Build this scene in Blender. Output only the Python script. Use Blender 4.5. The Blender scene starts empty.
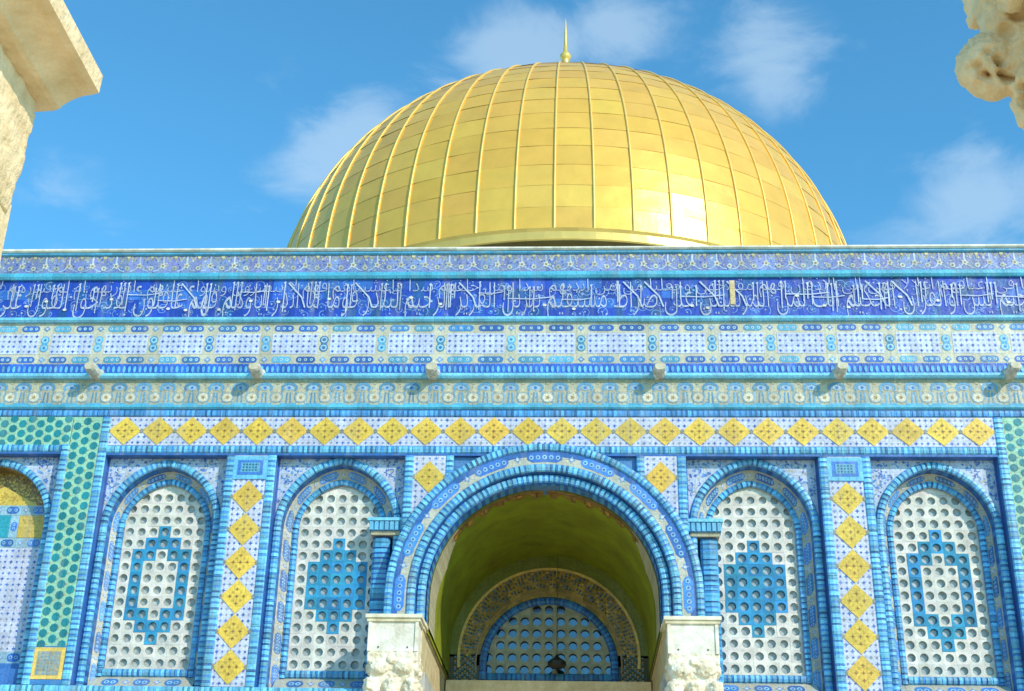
import bpy, math, random, unicodedata
from mathutils import Vector, Matrix, noise
R = random.Random(7)
sc = bpy.context.scene
col = sc.collection
pi = math.pi

# ------------------------------------------------------------------ camera
F_PX = 1350.0
cam_d = bpy.data.cameras.new('camera'); cam = bpy.data.objects.new('camera', cam_d); col.objects.link(cam)
cam_d.sensor_width = 36.0; cam_d.lens = F_PX/1024*36.0; cam_d.clip_start = .1; cam_d.clip_end = 20000
CR = Vector((0.99884414, 0.04419769, 0.01889333)); CU = Vector((0.00172618, -0.42579613, 0.90481748)); CF = Vector((-0.04803555, 0.90373902, 0.42538026))
cam.matrix_world = Matrix(((CR.x, CU.x, -CF.x, .63479671), (CR.y, CU.y, -CF.y, -24.95191321), (CR.z, CU.z, -CF.z, 0), (0, 0, 0, 1)))
sc.camera = cam

# ------------------------------------------------------------------ light
TO_SUN = Vector((.92, -1.0, .82)).normalized()
SUN_EL = math.asin(TO_SUN.z)
SUN_AZ = math.atan2(TO_SUN.x, TO_SUN.y)
sd = bpy.data.lights.new('sun', 'SUN'); sd.energy = 3.7; sd.angle = math.radians(.53); sd.color = (1, .93, .82)
sun = bpy.data.objects.new('sun', sd); col.objects.link(sun)
sun.rotation_euler = (-TO_SUN).to_track_quat('-Z', 'Y').to_euler(); sun.location = (20, -30, 40)
world = bpy.data.worlds.new('World'); sc.world = world; world.use_nodes = True
nt = world.node_tree; nt.nodes.clear()
def N(nt, t, **k):
    n = nt.nodes.new(t)
    for a, b in k.items(): setattr(n, a, b)
    return n
def math_n(nt, op, a, b=None, c=None, clamp=False):
    n = N(nt, 'ShaderNodeMath', operation=op, use_clamp=clamp)
    for i, v in enumerate((a, b, c)):
        if v is None: continue
        if isinstance(v, (int, float)): n.inputs[i].default_value = v
        else: nt.links.new(v, n.inputs[i])
    return n.outputs[0]
sky = N(nt, 'ShaderNodeTexSky', sky_type='NISHITA'); sky.sun_disc = False
sky.sun_elevation = SUN_EL; sky.sun_rotation = SUN_AZ; sky.altitude = 750; sky.air_density = 1.0; sky.dust_density = .4; sky.ozone_density = 1.5
tint = N(nt, 'ShaderNodeMix', data_type='RGBA', blend_type='MULTIPLY'); tint.inputs['Factor'].default_value = 1
nt.links.new(sky.outputs[0], tint.inputs['A']); tint.inputs['B'].default_value = (.68, 1.62, 1.80, 1)
geo = N(nt, 'ShaderNodeTexCoord')
vec = geo.outputs['Generated']
def blob(d, size, amp):
    d = Vector(d).normalized()
    dot = N(nt, 'ShaderNodeVectorMath', operation='DOT_PRODUCT'); nt.links.new(vec, dot.inputs[0]); dot.inputs[1].default_value = d
    x = math_n(nt, 'SUBTRACT', 1.0, dot.outputs['Value'])
    x = math_n(nt, 'DIVIDE', x, size*size*.5)
    x = math_n(nt, 'MULTIPLY', x, -1.0)
    return math_n(nt, 'MULTIPLY', math_n(nt, 'EXPONENT', x), amp)
blobs = [((.046, .777, .627), .038, 1.0), ((.015, .784, .62), .032, .9), ((-.034, .794, .606), .036, 1.0), ((-.065, .796, .602), .03, .85), ((-.11, .8, .59), .03, .6),
         ((-.172, .817, .55), .036, .95), ((-.15, .81, .567), .025, .8), ((-.2, .828, .522), .03, .65), ((.116, .78, .615), .03, .75), ((.145, .792, .594), .034, .95), ((.142, .806, .573), .025, .6),
         ((.293, .814, .502), .036, 1.0), ((.27, .832, .482), .045, .85), ((-.249, .819, .517), .03, .35), ((-.361, .806, .469), .05, .5), ((.22, .86, .46), .04, .35),
         ((.5, .75, .45), .12, .8), ((-.6, .7, .4), .15, .6), ((-.2, -.8, .5), .3, .5), ((.9, .2, .4), .2, .5)]
s = None
for b in blobs:
    v = blob(*b); s = v if s is None else math_n(nt, 'ADD', s, v)
mp = N(nt, 'ShaderNodeMapping'); nt.links.new(vec, mp.inputs['Vector']); mp.inputs['Rotation'].default_value = (0, .5, 0); mp.inputs['Scale'].default_value = (.8, .8, 1.5)
nz = N(nt, 'ShaderNodeTexNoise'); nz.inputs['Scale'].default_value = 13; nz.inputs['Detail'].default_value = 8; nz.inputs['Roughness'].default_value = .6; nz.inputs['Distortion'].default_value = .5
nt.links.new(mp.outputs[0], nz.inputs['Vector'])
nn = N(nt, 'ShaderNodeMapRange'); nn.inputs['From Min'].default_value = .40; nn.inputs['From Max'].default_value = .74; nt.links.new(nz.outputs['Fac'], nn.inputs['Value'])
m = math_n(nt, 'ADD', math_n(nt, 'MULTIPLY', s, 1.15), math_n(nt, 'MULTIPLY_ADD', nz.outputs['Fac'], 3.6, -1.8))
ms = N(nt, 'ShaderNodeMapRange', interpolation_type='SMOOTHSTEP'); ms.inputs['From Min'].default_value = .34; ms.inputs['From Max'].default_value = 1.7; nt.links.new(m, ms.inputs['Value'])
m = math_n(nt, 'MULTIPLY', ms.outputs[0], .44)
cm = N(nt, 'ShaderNodeMix', data_type='RGBA'); nt.links.new(m, cm.inputs['Factor']); nt.links.new(tint.outputs['Result'], cm.inputs['A']); cm.inputs['B'].default_value = (4.4, 5.6, 6.6, 1)
bg = N(nt, 'ShaderNodeBackground'); bg.inputs['Strength'].default_value = .15
out = N(nt, 'ShaderNodeOutputWorld'); nt.links.new(cm.outputs['Result'], bg.inputs['Color']); nt.links.new(bg.outputs[0], out.inputs['Surface'])
sc.view_settings.view_transform = 'Standard'; sc.view_settings.look = 'None'; sc.view_settings.exposure = 0.06; sc.view_settings.gamma = 1
sc.view_settings.use_curve_mapping = False
sc.cycles.max_bounces = 6; sc.cycles.diffuse_bounces = 4; sc.cycles.caustics_reflective = False; sc.cycles.sample_clamp_indirect = 6

# ------------------------------------------------------------------ helpers
def lin(c):
    r = []
    for v in c[:3]:
        v /= 255.0; r.append(v/12.92 if v <= .04045 else ((v+.055)/1.055)**2.4)
    return tuple(r)+(1.0,)
def jit(c, a=.06, b=.0):
    f = 1+R.uniform(-a, a)
    return tuple(min(255, max(0, x*f+R.uniform(-b, b))) for x in c)
def mat(name, base=None, rough=.6, metal=0, attr=False, nscale=6, namt=.2, bump=.0, bscale=60, spec=.5, ncol=None, coat=0):
    m = bpy.data.materials.new(name); m.use_nodes = True; nt = m.node_tree; p = nt.nodes['Principled BSDF']
    p.inputs['Roughness'].default_value = rough; p.inputs['Metallic'].default_value = metal; p.inputs['Specular IOR Level'].default_value = spec
    p.inputs['Coat Weight'].default_value = coat
    tc = N(nt, 'ShaderNodeTexCoord')
    n = N(nt, 'ShaderNodeTexNoise'); n.inputs['Scale'].default_value = nscale; n.inputs['Detail'].default_value = 6; n.inputs['Roughness'].default_value = .65
    nt.links.new(tc.outputs['Object'], n.inputs['Vector'])
    mx = N(nt, 'ShaderNodeMix', data_type='RGBA', blend_type='MULTIPLY'); mx.inputs['Factor'].default_value = 1
    if attr:
        a = N(nt, 'ShaderNodeAttribute', attribute_name='Col'); nt.links.new(a.outputs['Color'], mx.inputs['A'])
    else: mx.inputs['A'].default_value = lin(base)
    cr = N(nt, 'ShaderNodeMix', data_type='RGBA')
    mr = N(nt, 'ShaderNodeMapRange'); mr.inputs['From Min'].default_value = .3; mr.inputs['From Max'].default_value = .7; nt.links.new(n.outputs['Fac'], mr.inputs['Value'])
    nt.links.new(mr.outputs[0], cr.inputs['Factor'])
    nc = ncol or (1, 1, 1)
    cr.inputs['A'].default_value = tuple((1-namt)*x for x in nc)+(1,); cr.inputs['B'].default_value = (1+namt*.5,)*3+(1,)
    nt.links.new(cr.outputs['Result'], mx.inputs['B']); nt.links.new(mx.outputs['Result'], p.inputs['Base Color'])
    if bump:
        n2 = N(nt, 'ShaderNodeTexNoise'); n2.inputs['Scale'].default_value = bscale; n2.inputs['Detail'].default_value = 5
        nt.links.new(tc.outputs['Object'], n2.inputs['Vector'])
        bp = N(nt, 'ShaderNodeBump'); bp.inputs['Strength'].default_value = bump; bp.inputs['Distance'].default_value = .05
        nt.links.new(n2.outputs['Fac'], bp.inputs['Height']); nt.links.new(bp.outputs[0], p.inputs['Normal'])
    return m
TILE = mat('glazed_tile', attr=True, rough=.45, nscale=1.7, namt=.14, bump=.25, bscale=9)
def weather(m, joints=.21):
    nt = m.node_tree; p = nt.nodes['Principled BSDF']; src = p.inputs['Base Color'].links[0].from_socket
    tc = N(nt, 'ShaderNodeTexCoord'); sx = N(nt, 'ShaderNodeSeparateXYZ'); nt.links.new(tc.outputs['Object'], sx.inputs[0])
    j = None
    for ax in ('X', 'Z'):
        f = math_n(nt, 'FRACT', math_n(nt, 'DIVIDE', sx.outputs[ax], joints)); l = math_n(nt, 'LESS_THAN', f, .045); j = l if j is None else math_n(nt, 'MAXIMUM', j, l)
    # painted tone of every square tile
    wn = N(nt, 'ShaderNodeTexWhiteNoise', noise_dimensions='2D'); cb = N(nt, 'ShaderNodeCombineXYZ')
    nt.links.new(math_n(nt, 'FLOOR', math_n(nt, 'DIVIDE', sx.outputs['X'], joints)), cb.inputs[0]); nt.links.new(math_n(nt, 'FLOOR', math_n(nt, 'DIVIDE', sx.outputs['Z'], joints)), cb.inputs[1]); nt.links.new(cb.outputs[0], wn.inputs['Vector'])
    fine = N(nt, 'ShaderNodeTexNoise'); fine.inputs['Scale'].default_value = 26; fine.inputs['Detail'].default_value = 3; nt.links.new(tc.outputs['Object'], fine.inputs['Vector'])
    mp = N(nt, 'ShaderNodeMapping'); mp.inputs['Scale'].default_value = (5, 5, .55); nt.links.new(tc.outputs['Object'], mp.inputs['Vector'])
    st = N(nt, 'ShaderNodeTexNoise'); st.inputs['Scale'].default_value = 1; st.inputs['Detail'].default_value = 5; nt.links.new(mp.outputs[0], st.inputs['Vector'])
    v = math_n(nt, 'MULTIPLY_ADD', wn.outputs['Value'], .16, .86)
    v = math_n(nt, 'MULTIPLY', v, math_n(nt, 'MULTIPLY_ADD', fine.outputs['Fac'], .9, .55))
    v = math_n(nt, 'MULTIPLY', v, math_n(nt, 'MULTIPLY_ADD', j, -.22, 1.0))
    a = N(nt, 'ShaderNodeMix', data_type='RGBA', blend_type='MULTIPLY'); a.inputs['Factor'].default_value = 1; nt.links.new(src, a.inputs['A'])
    cc = N(nt, 'ShaderNodeCombineColor'); [nt.links.new(v, cc.inputs[i]) for i in range(3)]; nt.links.new(cc.outputs[0], a.inputs['B'])
    gr = N(nt, 'ShaderNodeMapRange'); gr.inputs['From Min'].default_value = .52; gr.inputs['From Max'].default_value = .78; gr.inputs['To Max'].default_value = .34; nt.links.new(st.outputs['Fac'], gr.inputs['Value'])
    b = N(nt, 'ShaderNodeMix', data_type='RGBA'); nt.links.new(gr.outputs[0], b.inputs['Factor']); nt.links.new(a.outputs['Result'], b.inputs['A']); b.inputs['B'].default_value = (.34, .33, .28, 1)
    nt.links.new(b.outputs['Result'], p.inputs['Base Color'])
weather(TILE)
GRILLE = mat('pierced_stone', attr=True, rough=.7, nscale=5, namt=.28, bump=.3, bscale=30)
STONE = mat('white_marble', (232, 220, 200), .6, nscale=2.5, namt=.16, ncol=(1, .95, .85), bump=.25, bscale=14)
STONEA = mat('carved_stone', attr=True, rough=.8, nscale=4, namt=.3, ncol=(1, .94, .82), bump=.25, bscale=22)
ARC = mat('limestone', (244, 214, 170), .8, nscale=4.5, namt=.2, ncol=(1, .93, .78), bump=.38, bscale=26)
GOLD = mat('gilded_copper', attr=True, rough=.31, metal=.32, nscale=.9, namt=.10, bump=.28, bscale=1.5)
GOLDR = mat('gilded_seam', (250, 204, 108), .4, metal=.3, nscale=2, namt=.1)
OLIVE = mat('olive_plaster', (138, 146, 14), .75, nscale=1.6, namt=.35, ncol=(1, .9, .6), bump=.3, bscale=16)
MARBLE = mat('veined_marble', (205, 200, 190), .35, nscale=1.2, namt=.35, bump=.05, bscale=8)
CAPM = mat('weathered_marble', (236, 226, 206), .7, nscale=5, namt=.3, ncol=(1, .84, .6), bump=.3, bscale=20)
ROOFM = mat('roof_lead', (120, 120, 118), .6, nscale=1, namt=.2)
DARK = mat('dark_bronze', (45, 40, 32), .5, nscale=4, namt=.2)
WOODM = mat('door_wood', (92, 62, 36), .5, nscale=5, namt=.3)
GLASS = mat('window_glass', (100, 106, 114), .08, metal=.85, nscale=2, namt=.3)
PAVE = mat('paving', (226, 205, 172), .8, nscale=.7, namt=.2, bump=.2, bscale=3)

BASEZ = -1.6
def link(o, parent=None):
    col.objects.link(o)
    if parent is not None: o.parent = parent
    return o
def tag(o, label=None, cat=None, group=None, kind=None):
    for k, v in (('label', label), ('category', cat), ('group', group), ('kind', kind)):
        if v: o[k] = v
    return o
class MB:
    """collects faces with one colour each"""
    def __init__(s): s.v = []; s.f = []; s.c = []
    def face(s, pts, c=(255, 255, 255)):
        i = len(s.v); s.v.extend(tuple(p) for p in pts); s.f.append(tuple(range(i, i+len(pts)))); s.c.append(c)
    def box(s, x0, x1, y0, y1, z0, z1, c=(255, 255, 255), skip=''):
        P = [(x, y, z) for x in (x0, x1) for y in (y0, y1) for z in (z0, z1)]
        for n, q in (('l', (0, 1, 3, 2)), ('r', (4, 6, 7, 5)), ('f', (0, 4, 5, 1)), ('b', (2, 3, 7, 6)), ('d', (0, 2, 6, 4)), ('u', (1, 5, 7, 3))):
            if n not in skip: s.face([P[i] for i in q], c)
    def build(s, name, m, parent=None, off=(0, 0, 0), smooth=False, weld=0):
        me = bpy.data.meshes.new(name); me.from_pydata(s.v, [], s.f)
        a = me.attributes.new('Col', 'FLOAT_COLOR', 'FACE')
        fl = []
        for c in s.c:
            c = lin(c); g = .2*c[0]+.7*c[1]+.1*c[2]; w_ = [.93*v+.07*g for v in c[:3]]
            if m is TILE:
                w_ = [v*.93 for v in w_]
                if w_[2] > w_[0]: d_ = w_[2]-w_[1]; w_ = [w_[0], w_[1]+.01*d_, w_[2]-.10*max(0, d_)]
            fl.extend(w_+[1.0])
        a.data.foreach_set('color', fl)
        me.materials.append(m)
        if weld:
            import bmesh
            b = bmesh.new(); b.from_mesh(me); bmesh.ops.remove_doubles(b, verts=b.verts, dist=weld); b.to_mesh(me); b.free()
        if smooth: me.shade_smooth()
        o = bpy.data.objects.new(name, me); o.location = off
        return link(o, parent)
def plane(y=0.0):  # art surface: u = x, v = z, h = outwards
    return lambda u, v, h: (u, y-h, v)
class Art:
    def __init__(s, mb, surf): s.mb = mb; s.S = surf
    def poly(s, pts, c, h=.004):
        if h: h += R.uniform(0, .0022)
        s.mb.face([s.S(u, v, h) for u, v in pts], c)
    def rect(s, u0, u1, v0, v1, c, h=0, n=1):
        for i in range(n):
            a = u0+(u1-u0)*i/n; b = u0+(u1-u0)*(i+1)/n
            s.poly([(a, v0), (b, v0), (b, v1), (a, v1)], c if not callable(c) else c(), h)
    def disc(s, u, v, r, c, h=.004, n=8, ry=None, ph=0):
        ry = ry or r
        s.poly([(u+r*math.cos(2*pi*(i+ph)/n), v+ry*math.sin(2*pi*(i+ph)/n)) for i in range(n)], c, h)
    def dia(s, u, v, a, b, c, h=.004): s.poly([(u-a, v), (u, v-b), (u+a, v), (u, v+b)], c, h)
    def star(s, u, v, r, c, h=.004, n=6, k=.5, ph=0):
        s.poly([(u+(r if i % 2 == 0 else r*k)*math.cos(pi*i/n+ph), v+(r if i % 2 == 0 else r*k)*math.sin(pi*i/n+ph)) for i in range(2*n)], c, h)
    def ring(s, u, v, r, w, c, h=.004, n=10, ry=None, a0=0, a1=2*pi):
        ry = ry or r
        for i in range(n):
            a = a0+(a1-a0)*i/n; b = a0+(a1-a0)*(i+1)/n
            s.poly([(u+r*math.cos(a), v+ry*math.sin(a)), (u+r*math.cos(b), v+ry*math.sin(b)), (u+(r-w)*math.cos(b), v+(ry-w)*math.sin(b)), (u+(r-w)*math.cos(a), v+(ry-w)*math.sin(a))], c, h)
    def stroke(s, pts, w, c, h=.004):
        for (a, b), (d, e) in zip(pts, pts[1:]):
            l = math.hypot(d-a, e-b) or 1; nx, ny = -(e-b)/l*w/2, (d-a)/l*w/2
            s.poly([(a+nx, b+ny), (d+nx, e+ny), (d-nx, e-ny), (a-nx, b-ny)], c, h)

LB = (106, 188, 224); DB = (58, 130, 204); TEAL = (66, 168, 210); BEI = (204, 192, 164); WHT = (206, 206, 226); YEL = (228, 192, 58)
def cord(mb, surf, L, w, H=.034, per=.105, vert=False, lb=LB, db=DB, u0=0):
    """glazed rope moulding: alternating bricks with a half round section, along u of surf"""
    n = max(2, int(round(L/per))); st = L/n; A = Art(mb, surf)
    for i in range(n):
        for k, (a, b, c) in enumerate(((0, .60+R.uniform(-.08, .08), jit(lb, .15)), (.62, 1, jit(db, .22)))):
            if k == 1 and R.random() < .12: c = jit(lb, .1)
            ua = u0+(i+a)*st; ub = u0+(i+b)*st; hh = H*(1 if k == 0 else .72)*R.uniform(.8, 1.1)
            T = [(-.5, 0), (-.36, .72), (-.0, 1), (.36, .72), (.5, 0)]
            for (t0, h0), (t1, h1) in zip(T, T[1:]):
                mb.face([surf(ua, t0*w, h0*hh), surf(ub, t0*w, h0*hh), surf(ub, t1*w, h1*hh), surf(ua, t1*w, h1*hh)], c)
            if k == 0:
                for uu in (ua, ub): mb.face([surf(uu, t*w, h*hh) for t, h in T], (60, 120, 195))
def hcord(mb, x0, x1, z0, z1, y, **k):
    cord(mb, lambda u, v, h: (u, y-h, (z0+z1)/2+v), x1-x0, z1-z0, u0=x0, **k)
def vcord(mb, x0, x1, z0, z1, y, **k):
    cord(mb, lambda u, v, h: ((x0+x1)/2+v, y-h, u), z1-z0, x1-x0, u0=z0, **k)
def medallions(A, L, w, u0=0, lone=.44, gap=.27, blue=(70, 132, 205), ground=BEI, horizontal=True):
    """a strip of long link medallions and small crosses, u along, v across centred on 0"""
    per = lone+gap; n = max(1, round(L/per)); per = L/n; lo = per-gap
    A.rect(u0, u0+L, -w/2, w/2, lambda: jit(ground, .04), 0, n=max(2, int(L/.12)))
    for i in range(n):
        c = u0+(i+.5)*per; r = w*.36
        b = jit(blue, .16, 10)
        k = max(2, int(round(lo/(1.5*r))))
        pts = [(c-lo/2+r+r*math.cos(a), r*math.sin(a)) for a in [pi/2+pi*j/6 for j in range(7)]]+[(c+lo/2-r+r*math.cos(a), r*math.sin(a)) for a in [-pi/2+pi*j/6 for j in range(7)]]
        ns_ = 7; hb = .0045
        def hh(x):
            e_ = lo/2-r; q = abs(x)-e_; return r if q <= 0 else math.sqrt(max(0, r*r-q*q))
        xs_ = [-lo/2+lo*t/ns_ for t in range(ns_+1)]; xs_[0] += .2*r*.3; xs_[-1] -= .2*r*.3
        for xa, xb in zip(xs_, xs_[1:]): A.poly([(c+xa, -hh(xa)), (c+xb, -hh(xb)), (c+xb, hh(xb)), (c+xa, hh(xa))], b, hb)
        for j in range(k):
            x = c-lo/2+r*.95+(lo-1.9*r)*j/(k-1)
            A.disc(x, 0, r*.5, jit((150, 200, 228), .08), .011, 7); A.disc(x, 0, r*.26, (60, 100, 190), .017, 5)
        e = u0+i*per
        for q in ((e, 0),) if i else ():
            A.star(q[0], q[1], w*.3, jit((110, 160, 215), .1), .004, 4, .45); A.disc(q[0], q[1], w*.12, WHT, .008, 6)

# ------------------------------------------------------------------ root of the building
HW = 12.9; AP = HW*(1+math.sqrt(2)); CY = AP
shrine = tag(link(bpy.data.objects.new('domed_shrine', None)), 'octagonal shrine clad in blue mosaic tiles under a large golden dome', 'building')
shrine.location = (0, 0, BASEZ)
OFF = (0, 0, -BASEZ)
def P(mb, name, m=TILE, parent=None, **k):
    return mb.build(name, m, parent or shrine, OFF if parent is None else (0, 0, 0), **k)

# ---- body: seven other sides, roof, core of the front
mb = MB()
def octv(r, z, k): a = -pi/2+pi/8+k*pi/4; return (r*math.cos(a), CY+r*math.sin(a), z)
rr = AP/math.cos(pi/8)
for k in range(7):
    a, b = octv(rr, 0, k), octv(rr, 0, k+1)
    for z0, z1, c in ((BASEZ, 4.6, (205, 200, 188)), (4.6, 9.4, (90, 150, 205)), (9.4, 10.2, (210, 200, 130)), (10.2, 12.3, (150, 185, 205)), (12.3, 13.3, (50, 95, 190)), (13.3, 14.0, (120, 150, 205))):
        mb.face([(a[0], a[1], z0), (b[0], b[1], z0), (b[0], b[1], z1), (a[0], a[1], z1)], c)
    ai, bi = octv(rr-.7, 0, k), octv(rr-.7, 0, k+1)
    mb.face([(a[0], a[1], 14), (b[0], b[1], 14), (bi[0], bi[1], 14), (ai[0], ai[1], 14)], (200, 195, 180))
    mb.face([(bi[0], bi[1], 13), (ai[0], ai[1], 13), (ai[0], ai[1], 14), (bi[0], bi[1], 14)], (200, 195, 180))
P(mb, 'side_wall', TILE)
mb = MB(); mb.box(-HW, -2.3, .62, 1.6, 4.4, 14); mb.box(2.3, HW, .62, 1.6, 4.4, 14); mb.box(-2.3, 2.3, .62, 1.6, 8.8, 14)
mb.box(-HW, -2.6, 0.02, 1.6, BASEZ, 4.36); mb.box(2.6, HW, 0.02, 1.6, BASEZ, 4.36)
mb.box(-2.6, -2.22, .5, 5.6, BASEZ, 5.2); mb.box(2.22, 2.6, .5, 5.6, BASEZ, 5.2)
P(mb, 'marble_wall', MARBLE)
mb = MB()
mb.face([octv(rr-.3, 13.0, k) for k in range(8)]); P(mb, 'roof', ROOFM)
mb = MB()
for k in range(64):
    a, b = 2*pi*k/64, 2*pi*(k+1)/64
    for r0, z0, r1, z1, c in ((12.9, 12.5, 12.9, 22.8, (70, 120, 190)), (12.9, 22.8, 13.0, 23.7, (40, 80, 170))):
        mb.face([(r0*math.cos(a), CY+r0*math.sin(a), z0), (r0*math.cos(b), CY+r0*math.sin(b), z0), (r1*math.cos(b), CY+r1*math.sin(b), z1), (r1*math.cos(a), CY+r1*math.sin(a), z1)], jit(c))
P(mb, 'drum', TILE)

# ---- parapet and bands of the front
X0, X1 = -HW, HW
def ledge(mb, z0, z1, y, c, back=.3, seg=.45):
    x = X0
    while x < X1-1e-6:
        e = min(X1, x+seg); cc = jit(c, .06); zm = z0+(z1-z0)*.35; zt = z0+(z1-z0)*.8
        prof = [(back, z0), (y+.035, z0), (y, zm), (y, zt), (y+.03, z1), (back, z1)]
        for (ya, za), (yb, zb) in zip(prof, prof[1:]): mb.face([(x, ya, za), (e, ya, za), (e, yb, zb), (x, yb, zb)], cc)
        x = e
mb = MB(); ledge(mb, 13.95, 14.03, -.08, (226, 220, 205), .8, 1.1); P(mb, 'coping', STONEA)
mb = MB(); ledge(mb, 13.86, 13.945, -.05, (70, 160, 200)); ledge(mb, 13.29, 13.44, -.08, (70, 178, 212), seg=.3); ledge(mb, 12.27, 12.38, -.10, (112, 200, 234))
ledge(mb, 10.98, 11.09, -.13, (120, 205, 238)); ledge(mb, 10.33, 10.43, -.04, (72, 178, 212)); P(mb, 'moulding', TILE)
# floral band
mb = MB(); A = Art(mb, plane(0)); A.rect(X0, X1, 13.43, 13.9, lambda: jit((126, 140, 196), .09, 8), 0, n=130)
x = X0+.14; k = 0
while x < X1-.1:
    A.stroke([(x, 13.86), (x, 13.66)], .035, jit((190, 196, 200), .08)); A.star(x, 13.63, .085, jit((205, 203, 185), .08), .006, 5, .55); A.disc(x, 13.63, .028, (150, 130, 90), .01, 5)
    for sg in (-1, 1):
        A.stroke([(x+sg*.03, 13.6), (x+sg*.11, 13.52), (x+sg*.2, 13.5)], .026, jit((165, 185, 215), .1)); A.disc(x+sg*.12, 13.74, .03, jit((160, 175, 200), .1))
        A.stroke([(x+sg*.06, 13.86), (x+sg*.13, 13.76), (x+sg*.19, 13.86)], .03, jit((165, 160, 132), .1))
    q = x+.255; A.disc(q, 13.57, .06, jit((192, 192, 175), .08), .006, 6); A.disc(q, 13.57, .025, (120, 130, 120), .01, 5)
    A.poly([(q-.06, 13.88), (q+.06, 13.88), (q, 13.72)], jit((150, 148, 120), .1)); A.disc(q, 13.84, .04, jit((205, 190, 140), .1), .008, 6)
    for _ in range(34): A.disc(x+R.uniform(0, .5), R.uniform(13.46, 13.87), R.uniform(.012, .026), jit(R.choice([(196, 194, 190), (60, 90, 190), (190, 184, 160), (180, 175, 150), (80, 100, 190)]), .1), .003, 4)
    x += .51
P(mb, 'floral_band', TILE)
# inscription band
mb = MB(); A = Art(mb, plane(.01))
x = X0; tone = 0
while x < X1:
    w = R.uniform(.16, .3); z = 12.37
    for j in range(4):
        n_ = noise.noise(Vector((x*.45, j*.6, 3.3))); n2 = R.random()
        base = (24, 66, 186)
        if n_ > .22: base = (44, 108, 208)
        elif n2 < .12: base = (22, 84, 160)
        elif n2 < .22: base = (40, 90, 204)
        A.rect(x, min(X1, x+w), z+j*.231, z+(j+1)*.231, jit(base, .09), 0)
    x += w
x = X0
while x < X1:   # light blue tendrils behind the letters
    px, pz = x, R.uniform(12.45, 13.2); pts = []
    r = R.uniform(.05, .13); a0 = R.uniform(0, 6.3); tt = R.uniform(2.5, 5)
    for i in range(8):
        a = a0+tt*i/7; pts.append((px+r*math.cos(a)*(1-i*.06), min(13.26, max(12.4, pz+r*math.sin(a)*(1-i*.06)))))
    A.stroke(pts, .016, jit((110, 150, 222), .12), .003)
    A.star(px, min(13.22, max(12.43, pz)), R.uniform(.02, .038), jit(R.choice([(150, 175, 225), (190, 195, 210), (90, 175, 225)]), .1), .005, 5, .4)
    x += .05
A.rect(3.79, 3.90, 12.66, 13.22, (216, 186, 130), .03); A.rect(3.80, 3.89, 12.67, 13.21, (226, 196, 138), .034)
band = P(mb, 'inscription_band', TILE)
forms = {}
for c in range(0xFE70, 0xFEFD):
    d = unicodedata.decomposition(chr(c)).split()
    if d: forms[(d[0], tuple(int(q, 16) for q in d[1:]))] = chr(c)
def shape(s):
    cs = [ord(c) for c in s]; o = []; i = 0; prev = False
    while i < len(cs):
        c = cs[i]; key = (c,); n = 1
        if c == 0x644 and i+1 < len(cs) and cs[i+1] in (0x627, 0x622, 0x623, 0x625): key = (c, cs[i+1]); n = 2
        nxt = cs[i+n] if i+n < len(cs) else 32
        nj = n == 1 and ('<initial>', (c,)) in forms and ('<final>', (nxt,)) in forms
        k = {(0, 0): '<isolated>', (0, 1): '<initial>', (1, 0): '<final>', (1, 1): '<medial>'}[(int(prev and ('<final>', key) in forms), int(nj))]
        o.append(forms.get((k, key), chr(c))); prev = nj; i += n
    return ''.join(reversed(o))
def text_mesh(s, x0, x1, z, sy, y, thin=-.016):
    cu = bpy.data.curves.new('inscription', 'FONT'); cu.body = shape(s); cu.offset = thin
    o = bpy.data.objects.new('inscription', cu); col.objects.link(o); bpy.context.view_layer.update()
    me = bpy.data.meshes.new_from_object(o); bpy.data.objects.remove(o)
    xs = [v.co.x for v in me.vertices]; a, b = min(xs), max(xs)
    vs = [(x0+(v.co.x-a)/(b-a)*(x1-x0), y, z+v.co.y*sy) for v in me.vertices]
    return vs, [tuple(p.vertices) for p in me.polygons]
low = 'بسم الله الرحمن الرحيم يس والقران الحكيم انك لمن المرسلين على صراط مستقيم تنزيل العزيز الرحيم لتنذر قوما ما انذر اباؤهم فهم غافلون لقد حق القول على اكثرهم'
up = 'فهم لا يؤمنون انا جعلنا في اعناقهم اغلالا فهي الى الاذقان فهم مقمحون وجعلنا من بين ايديهم سدا ومن خلفهم سدا فاغشيناهم فهم لا يبصرون وسواء عليهم ءانذرتهم ام لم تنذرهم لا يؤمنون'
mb = MB()
for s, z, sy, y in ((low, 12.60, .86, -.004), (up, 12.99, .44, -.010)):
    vs, fs = text_mesh(s, X0+.1, X1-.1, z, sy, y)
    for f in fs: q = R.uniform(0, .002); mb.face([(vs[i][0], vs[i][1]-q, vs[i][2]) for i in f], (200, 205, 224))
A = Art(mb, plane(-.012)); x = X0+.2
while x < X1-.5:   # tall shafts and long drawn strokes of the script
    g = R.choice((1, 2, 2, 3)); zt = R.uniform(13.1, 13.24)
    for j in range(g):
        zb = R.uniform(12.5, 12.85); A.stroke([(x+.012, zt), (x, zb)], .022, jit((190, 198, 222), .1)); A.poly([(x-.02, zt-.02), (x+.03, zt), (x+.012, zt-.09)], (205, 212, 230), .002); x += .085
    if R.random() < .4: z = R.uniform(12.78, 13.0); w = R.uniform(.4, .9); A.stroke([(x-.1, z), (x+w*.5, z-.015), (x+w, z+.03)], .022, jit((186, 194, 220), .08))
    if R.random() < .25: A.stroke([(x, 13.2), (x+.3, 12.86), (x+.38, 12.62)], .03, (196, 206, 230))
    if R.random() < .5: A.disc(x+.15, R.uniform(12.5, 12.9), .045, (226, 220, 205), .004, 6, ry=.032)
    x += R.uniform(.22, .6)
mb.build('inscription', TILE, band)
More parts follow.
